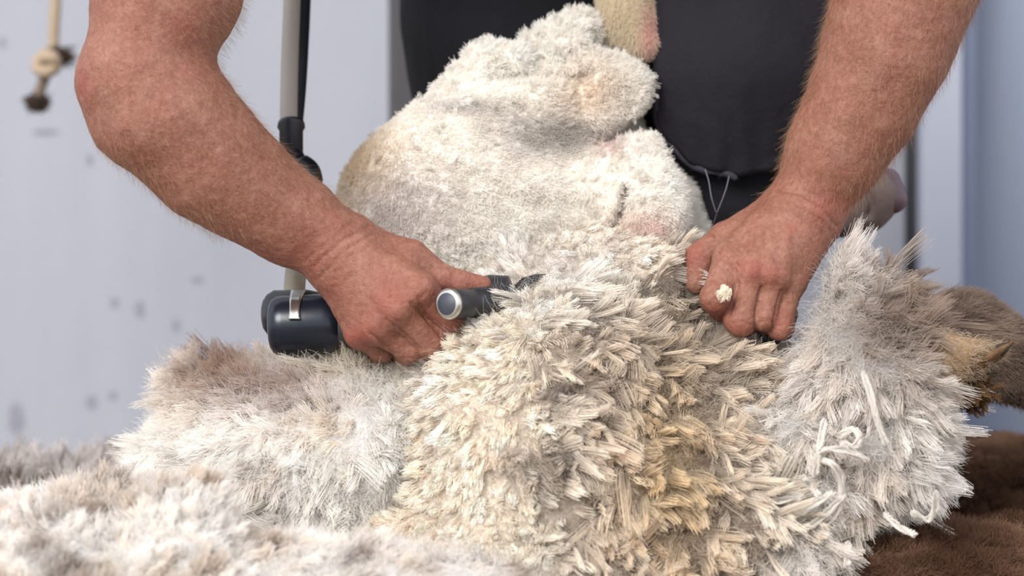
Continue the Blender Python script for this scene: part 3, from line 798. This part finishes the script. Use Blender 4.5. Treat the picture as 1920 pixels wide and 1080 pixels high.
bf = tag(empty('shorn_fleece', V(120, 880, .3) * [1, 1, 0]), 'blurred low row of greyish shorn fleece lying farther back near the left wall', 'fleece')
bl = [(60, 930, .34, 130, 60, .08), (180, 925, .36, 90, 50, .08), (300, 940, .33, 100, 55, .08), (10, 950, .3, 120, 60, .08), (150, 1050, .3, 300, 130, .12), (230, 900, .42, 50, 40, .05)]
def back_col(P):
    c = np.tile(rgb('#d8d2d0'), (len(P), 1)); return cmix(c, rgb('#8c7f78'), .8 * np.clip(fbm(P, 26, 2) * 1.6, 0, 1))
_, kv, kq = fleece_base('wool', bl, (-.56, .14, 0), (-.22, .60, .20), .006, lambda P: back_col(P) * .7, bf, .015, .012)
S6 = lock_set(kv, kq, 16000, back_col, gflow, (.014, .03), (.003, .008), 24, front, (.9, .5), T=.6, rag=.5, jit=.002, rad=.0004, rootk=.7)
curves_obj('wool_locks', *S6, M_WOOL, bf)

def brown_col(P):
    return cmix(np.tile(rgb('#9c7c66'), (len(P), 1)), rgb('#664b3c'), .5 + .7 * fbm(P, 14, 3))
def brown(name, label, lst, lo, hi, rad):
    r = tag(empty(name, V(lst[0][0], 0, lst[0][2]) * [1, 1, 0]), label, 'fleece')
    _, v, q = fleece_base('wool', lst, lo, hi, .006, lambda P: brown_col(P) * .8, r, .02, .007)
    P, N, _ = sample(v, q, 900000 * (.00018 / rad) ** 1.0, front); c = brown_col(P)
    cl = np.stack([fbm(P, 70), fbm(P + 3, 70), fbm(P + 9, 70)], 1)
    curves_obj('fibres', *fuzz(P, N * .8 + cl * 1.1 + np.array([.2, 0, -.2]) + rng.normal(0, .2, P.shape), .006 + .008 * rng.random(len(P)), .25, c * .8, c * 1.1, 5, rad), M_WOOL, r)
brown('brown_fleece', 'curly brown fleece on the floor in the bottom right corner', [(1700, 1150, -.04, 330, 160, .12), (1560, 1130, -.05, 150, 130, .08), (1880, 1110, .0, 160, 130, .1)], (.18, -.2, 0), (.56, .14, .2), .0002)
brown('brown_fleece', 'blurred dark brown fleece heap behind the white wool at right', [(1880, 960, .34, 200, 150, .12), (1760, 960, .36, 120, 130, .1), (1990, 980, .3, 150, 160, .12), (1800, 1100, .34, 300, 160, .14)], (.26, .12, 0), (.66, .60, .26), .0003)

# skirting flap: a curled dry lock of hide-brown wool at the right
cone = []
tipm = tag(empty('wool_skirting', V(1780, 680, -.05)), 'stiff yellow-brown folded skirting of dirty wool with dark pointed tip', 'wool')
def sheet(pts_a, pts_b, n, m, bulge, yoff=0):
    A = smooth_path([V(*p) for p in pts_a], n); B = smooth_path([V(*p) for p in pts_b], n)
    v, f = [], []
    for i in range(n):
        for j in range(m):
            t = j / (m - 1); p = A[i] * (1 - t) + B[i] * t
            p = p + np.array([0, -bulge * math.sin(math.pi * t) * math.sin(math.pi * (i + .5) / n), 0]); v.append(p)
    for i in range(n - 1):
        for j in range(m - 1): f.append((i * m + j, i * m + j + 1, (i + 1) * m + j + 1, (i + 1) * m + j))
    return np.array(v), np.array(f)
def skirt_mat(name, a, b, c):
    t = NT(name)
    col = t.ramp(t.noise(60, 5, .65, (1, 1, .3)), [(.3, srgb(a)), (.55, srgb(b)), (.75, srgb(c))])
    t.bsdf(col, .85); t.b.inputs['Specular IOR Level'].default_value = .15
    t.bump(t.noise(300, 4, .7, (.4, 1, 1)), .8, .002); return t.m
sv1, sf1 = sheet([(1690, 610, -.075), (1740, 620, -.09), (1790, 628, -.085), (1850, 640, -.07), (1874, 652, -.06)], [(1700, 720, -.075), (1740, 715, -.09), (1790, 712, -.085), (1830, 700, -.07), (1874, 660, -.06)], 40, 20, .012)
sv1 = sv1 + np.array([0, 1, 0]) * (.003 * fbm(sv1, 60, 3))[:, None]
sk = mesh_obj('flap', sv1, sf1, skirt_mat('skirting', '#806344', '#a98e70', '#cdbfa9'), tipm); m_ = sk.modifiers.new('t', 'SOLIDIFY'); m_.thickness = .003
sv2, sf2 = sheet([(1790, 706, -.088), (1830, 680, -.09), (1866, 655, -.085), (1900, 640, -.075)], [(1800, 716, -.07), (1845, 692, -.07), (1878, 672, -.07), (1900, 644, -.073)], 40, 10, .006)
sk = mesh_obj('tip', sv2, sf2, skirt_mat('skirting_tip', '#4f3a2a', '#6e543c', '#8d7152'), tipm); m_ = sk.modifiers.new('t', 'SOLIDIFY'); m_.thickness = .004
v, f = tube([V(1872, 658, -.076), V(1885, 650, -.076), V(1897, 643, -.074)], [.0055, .004, .0008], 10); mesh_obj('point', v, f, plain('dry_tip', srgb('#33261f'), .8), tipm)
P = sv1[rng.integers(0, len(sv1), 3500)] + rng.normal(0, .002, (3500, 3)); c = cmix(rgb('#a98c6c'), rgb('#d6c8b4'), rng.random(3500))
curves_obj('fibres', *fuzz(P, np.array([.7, -.5, -.2]) + rng.normal(0, .4, P.shape), .004 + .007 * rng.random(3500), .2, c, c, 5, .00013), M_WOOL, tipm)
P = V(1822, 738, -.06) + rng.normal(0, 1, (260, 3)) * [.007, .006, .006]; c = cmix(rgb('#5a4030'), rgb('#8c6f52'), rng.random(260))
curves_obj('dirty_tuft', *staples(P, np.array([.8, -.3, -.2]) + rng.normal(0, .5, P.shape), rng.normal(0, 1, P.shape), .006 + .008 * rng.random(260), np.full(260, .0015), np.full(260, .0012), c * .7, c, 24, 7, .0006, 3, .00018), M_WOOL, tipm)

# little tuft caught on the index finger
tf = tag(empty('wool_tuft', V(1356, 556, -.09)), 'small cream wool tuft stuck on the bent index finger of the hand at right', 'wool')
P = V(1360, 543, -.0905) + rng.normal(0, 1, (22, 3)) * [.0018, .0006, .0016]; c = np.tile(rgb('#efe6d6'), (22, 1))
curves_obj('wool', *staples(P, np.array([-.1, -.35, -1]) + rng.normal(0, .2, P.shape), np.tile([1., 0, 0], (22, 1)), .006 + .004 * rng.random(22), np.full(22, .0028), np.full(22, .0009), c, c, 50, 9, .0005, 4, .00022), M_WOOL, tf)

# ================================================================== HANDPIECE
M_BLK = plain('black_enamel', srgb('#121319'), .32, 0, None, srgb('#171920'), 60)
M_BLU = plain('dark_blue_enamel', srgb('#121722'), .28, .2, None, srgb('#171c28'), 60)
M_STEEL = plain('worn_steel', srgb('#b9b9b6'), .28, 1, None, srgb('#d8d6d0'), 80)
M_GUN = plain('gunmetal', srgb('#34353b'), .42, .6, (300, .2, .0005), srgb('#434449'), 80)
M_RUB = plain('grip_rubber', srgb('#2c2a2c'), .7, 0, (200, .3, .001), srgb('#38353a'), 60)
hp_ = tag(empty('shearing_handpiece', V(700, 600, -.03)), 'black electric shearing handpiece gripped in the hand at left', 'shears')
def lathe(a, b, prof, seg=40):
    a = np.asarray(a); b = np.asarray(b); ax = norm(b - a); L = np.linalg.norm(b - a)
    return tube([a + ax * L * t for t, r in prof], [r for t, r in prof], seg)
a, b = V(502, 612, -.045), V(650, 606, -.045)
prof = [(0, .004), (.004, .012), (.02, .018), (.06, .0225), (.12, .0247), (.2, .0253), (.7, .0253), (.8, .0245), (.88, .0215), (.93, .0185), (1.0, .0175), (1.5, .0165), (2.2, .015), (2.27, .01)]
mesh_obj('barrel', *lathe(a, b, prof), M_BLU, hp_)
mesh_obj('back_joint', *lathe(V(490, 590, -.02), V(600, 588, -.02), [(0, .006), (.03, .012), (.1, .017), (.22, .0205), (.8, .0205), (1, .018)]), M_BLK, hp_)
cl, cf = sheet([(546, 545, -.035), (543, 560, -.058), (543, 580, -.068), (541, 599, -.0725)], [(574, 545, -.035), (566, 560, -.058), (562, 580, -.068), (563, 599, -.0725)], 16, 6, -.0003)
o = mesh_obj('spring_clip', cl, cf, M_STEEL, hp_); m_ = o.modifiers.new('t', 'SOLIDIFY'); m_.thickness = .0014
mesh_obj('collar', *lathe(V(628, 606, -.045), V(664, 608, -.045), [(0, .0185), (.1, .02), (.3, .0205), (.9, .0205), (1, .018)]), M_RUB, hp_)
ka, kb = V(838, 570, -.118), V(930, 566, -.062)
mesh_obj('tension_knob', *lathe(ka, kb, [(0, .0105), (.012, .0118), (.02, .0122), (.35, .0122), (.37, .0115), (.5, .0115), (.52, .0125), (1, .0135), (1.25, .013)]), M_GUN, hp_)
ax = norm(kb - ka)
mesh_obj('knob_rim', *lathe(ka - ax * .0006, ka + ax * .005, [(0, .0104), (.1, .0122), (.5, .0129), (1, .0124)]), M_STEEL, hp_)
mesh_obj('knob_face', *lathe(ka - ax * .0012, ka + ax * .001, [(0, .0088), (.4, .0094), (1, .0094)]), plain('knob_face_grey', srgb('#3b3e49'), .5), hp_)
mesh_obj('cutter_head', *lathe(V(800, 585, -.04), V(960, 552, -.05), [(0, .015), (.3, .018), (.8, .02), (1, .016)]), M_GUN, hp_)
cv_ = []
for i in range(13):
    x = 925 + i * 4.5; y = 575 - i * 4.2
    cv_.append(tube([V(x, y, -.045), V(x + 26, y - 8, -.055), V(x + 44, y - 10, -.058)], [.0016, .0014, .0003], 6))
mesh_obj('comb', *join(*cv_), M_GUN, hp_)

# drive tube
dt = tag(empty('drive_tube', V(560, 0, .06)), 'hanging drive tube of pale cable and dark rod feeding the shears', 'tube')
mesh_obj('cable', *tube(smooth_path([V(556, -600, .24), V(550, -100, .18), V(543, 120, .13), (V(541, 232, .10))], 40), np.full(40, .0078), 16), plain('pale_tube', srgb('#a29a93'), .55), dt)
mesh_obj('rod', *tube(smooth_path([V(580, -600, .25), V(571, -100, .19), V(562, 120, .14), V(553, 232, .11)], 40), np.full(40, .0072), 16), plain('dark_rod', srgb('#1b1e25'), .4), dt)
mesh_obj('ferrule', *lathe(V(546, 228, .10), V(546, 300, .08), [(0, .008), (.05, .0118), (.14, .0122), (.16, .0105), (1, .0105)]), plain('ferrule', srgb('#1b1d27'), .4), dt)
mesh_obj('elbow', *tube(smooth_path([V(546, 296, .08), V(556, 312, .075), V(575, 330, .07), V(578, 380, .06)], 24), [.0115] * 10 + [.0135] * 8 + [.012] * 6, 20), M_BLK, dt)
mesh_obj('lower_tube', *tube(smooth_path([V(578, 372, .06), V(566, 440, .045), V(556, 500, .02), V(552, 548, -.01), V(554, 585, -.018)], 30), np.full(30, .0092), 18), plain('aged_cream_tube', srgb('#9c9382'), .5, 0, None, srgb('#8f8676'), 90), dt)

# ================================================================== BACKGROUND
YW = 1.2
rope = tag(empty('hanging_rope', V(90, 60, .8)), 'pale rope with an overhand knot and dark frayed end hanging by the wall', 'rope')
M_ROPE = plain('hemp_rope', srgb('#a08f7b'), .9, 0, (150, .8, .004), srgb('#9c8974'), 60)
def twist(path, r, n):
    p = smooth_path(path, n); out = []
    T = norm(np.gradient(p, axis=0)); u = norm(np.cross(T, [0, 1, .01])); w = np.cross(T, u); t = np.linspace(0, n * .55, n)
    return join(*[tube(p + (np.cos(t + k * 2.09)[:, None] * u + np.sin(t + k * 2.09)[:, None] * w) * r * .5, np.full(n, r * .62), 8) for k in range(3)])
mesh_obj('rope', *twist([V(112, -500, .8), V(106, -60, .8), V(102, 40, .8), V(99, 104, .8)], .0058, 120), M_ROPE, rope)
k = [V(99, 100, .8), V(84, 104, .79), V(72, 116, .785), V(74, 130, .78), V(90, 134, .775), V(104, 122, .775), V(98, 108, .77), V(82, 108, .775), V(80, 124, .79), V(88, 138, .795)]
mesh_obj('knot', *twist(k, .0068, 90), M_ROPE, rope)
mesh_obj('tail', *twist([V(88, 134, .79), V(80, 156, .79), V(74, 172, .79), V(70, 186, .79)], .0056, 30), plain('dirty_rope', srgb('#6d5e52'), .9), rope)
P = V(70, 186, .79) + rng.normal(0, 1, (900, 3)) * [.004, .003, .003]; c = cmix(rgb('#2a2523'), rgb('#5a4c42'), rng.random(900))
curves_obj('frayed_end', *fuzz(P, np.array([0, 0, -1]) + rng.normal(0, .4, P.shape), .004 + .008 * rng.random(900), .2, c, c, 5, .0007), M_HAIRS, rope)
P = V(104, 106, .785) + rng.normal(0, 1, (300, 3)) * [.005, .003, .003]
curves_obj('frayed_end', *fuzz(P, np.array([1, 0, .1]) + rng.normal(0, .4, P.shape), .006 + .012 * rng.random(300), .2, c[:300], c[:300], 5, .0007), M_HAIRS, rope)

def wall_mat(name, a, b, streak=True):
    t = NT(name)
    n = t.noise(1.6, 4, .6, (1, 1, .5)); st = t.noise(5, 4, .6, (3, 1, .25))
    c = t.ramp(n, [(.3, srgb(a)), (.7, srgb(b))])
    c = t.mix(.35, c, t.ramp(st, [(.3, (.78, .79, .83, 1)), (.7, (1, 1, 1, 1))]), 'MULTIPLY')
    sp = t.ramp(t.noise(15, 2, .5, (1.4, 1, .8)), [(.73, (0, 0, 0, 1)), (.80, (.6, .6, .6, 1))])
    c = t.mix(sp, c, srgb('#6d6a72'))
    c = t.mix(1.0, c, (.65, .65, .65, 1), 'MULTIPLY')
    t.bsdf(c, .8); t.bump(t.noise(30, 4, .6), .2, .003); return t.m
M_WALL = wall_mat('whitewashed_boards', '#a9acb8', '#b9bcc6')
M_WALLB = wall_mat('bluish_panel', '#98a3ba', '#a6b0c4')
M_FLOOR = plain('worn_floorboards', srgb('#6a5a4c'), .8, 0, (40, .4, .004), srgb('#85725f'), 9)
def slab(name, x0, x1, y0, y1, z0, z1, mat, bev=.0):
    v, f = box(((x0 + x1) / 2, (y0 + y1) / 2, (z0 + z1) / 2), ((x1 - x0) / 2, (y1 - y0) / 2, (z1 - z0) / 2))
    o = mesh_obj(name, v, f, mat, None, False); o['kind'] = 'structure'
    if bev: m = o.modifiers.new('b', 'BEVEL'); m.width = bev; m.segments = 2
    return o
xw = lambda px, y=YW: V(px, 0, y)[0]
slab('floor', -2.4, 2.6, -3.6, 1.3, -.05, 0, M_FLOOR)
slab('wall_back', -2.4, xw(1795), YW, YW + .06, 0, 2.6, M_WALL)
slab('wall_right', xw(1795), 2.6, YW + .10, YW + .16, 0, 2.6, M_WALLB)
slab('trim_1', xw(1722), xw(1795), YW - .04, YW, 0, 2.6, plain('white_trim', srgb('#a3a7b6'), .7))
slab('trim_2', xw(1795), xw(1826), YW - .01, YW + .10, 0, 2.6, plain('blue_grey_trim', srgb('#727b93'), .7))
# plank joints and stains on the wall are small real marks
v, f = tube([V(1708, 1400, 1.02), V(1708, -700, 1.02)], .0075, 16)
pipe = tag(mesh_obj('pipe', v, f, plain('black_pipe', srgb('#26262c'), .5)), 'thin black vertical pipe in front of the white trim at right', 'pipe')
post = tag(empty('post', V(756, 0, .9) * [1, 1, 0]), 'dark grey square post standing behind the trouser leg', 'post')
x0, x1 = V(728, 0, .9)[0], V(800, 0, .9)[0]
v, f = box(((x0 + x1) / 2, .93, 1.0), ((x1 - x0) / 2, .03, 1.0)); o = mesh_obj('shaft', v, f, plain('grey_steel', srgb('#3a393e'), .6, 0, None, srgb('#302e31'), 5), post, False)
m = o.modifiers.new('b', 'BEVEL'); m.width = .006; m.segments = 3
v, f = box(((x0 + x1) / 2, .93, .004), ((x1 - x0) / 2 + .02, .05, .004)); mesh_obj('base_plate', v, f, o.data.materials[0], post, False)
for i, (a, b, rx, rz) in enumerate([(85, 248, 24, 6), (168, 300, 6, 12), (215, 568, 8, 10), (262, 580, 9, 16), (172, 755, 11, 13), (212, 742, 8, 9), (320, 380, 4, 4), (30, 785, 14, 30), (370, 525, 12, 6), (330, 610, 8, 12), (5, 80, 6, 10)]):
    c0 = V(a, b, YW - .0005); n = 20; s = (D + YW) / D / S
    vv = [c0] + [c0 + np.array([math.cos(k / n * 6.283) * rx * s * (1 + .2 * math.sin(k * 1.7 + i)), 0, math.sin(k / n * 6.283) * rz * s * (1 + .2 * math.cos(k * 2.1 + i))]) for k in range(n)]
    ff_ = [(0, 1 + (k + 1) % n, 1 + k) for k in range(n)]
    STAINS = globals().setdefault('STAINS', []); STAINS.append((vv, ff_))
st = mesh_obj('wall_stains', *join(*STAINS), plain('scuff_marks', srgb('#757580'), .9, 0, None, srgb('#80818c'), 20), None, False); st['kind'] = 'structure'  # flat stain and scuff discs lying on the wall face

# ================================================================== LIGHT & CAMERA
w = bpy.data.worlds.new('sky'); bpy.context.scene.world = w; w.use_nodes = True
bg = w.node_tree.nodes['Background']; bg.inputs[0].default_value = (.92, .95, 1.0, 1); bg.inputs[1].default_value = .9
def sun(name, rot, e, ang, col):
    l = bpy.data.lights.new(name, 'SUN'); l.energy = e; l.angle = math.radians(ang); l.color = col
    o = bpy.data.objects.new(name, l); C.objects.link(o); o.rotation_euler = [math.radians(a) for a in rot]; return o
sun('daylight', (60, 0, -26), 2.6, 28, (1, .965, .92))
cam = bpy.data.cameras.new('camera'); co = bpy.data.objects.new('camera', cam); C.objects.link(co)
co.location = (0, -D, CZ); co.rotation_euler = (math.pi / 2, 0, 0)
cam.sensor_width = 36; cam.lens = 36 * D / (1920 / S); cam.clip_start = .1; cam.clip_end = 50
cam.dof.use_dof = True; cam.dof.focus_distance = D - .07; cam.dof.aperture_fstop = 4.0
sc = bpy.context.scene; sc.camera = co
sc.view_settings.view_transform = 'Standard'; sc.view_settings.look = 'None'; sc.view_settings.gamma = 1; sc.view_settings.exposure = .69
sc.cycles.max_bounces = 8; sc.cycles.diffuse_bounces = 7; sc.cycles.use_adaptive_sampling = True; sc.cycles.adaptive_threshold = .03; sc.cycles.glossy_bounces = 2; sc.cycles.transmission_bounces = 3
sc.cycles_curves.shape = 'RIBBONS' if hasattr(sc, 'cycles_curves') else None
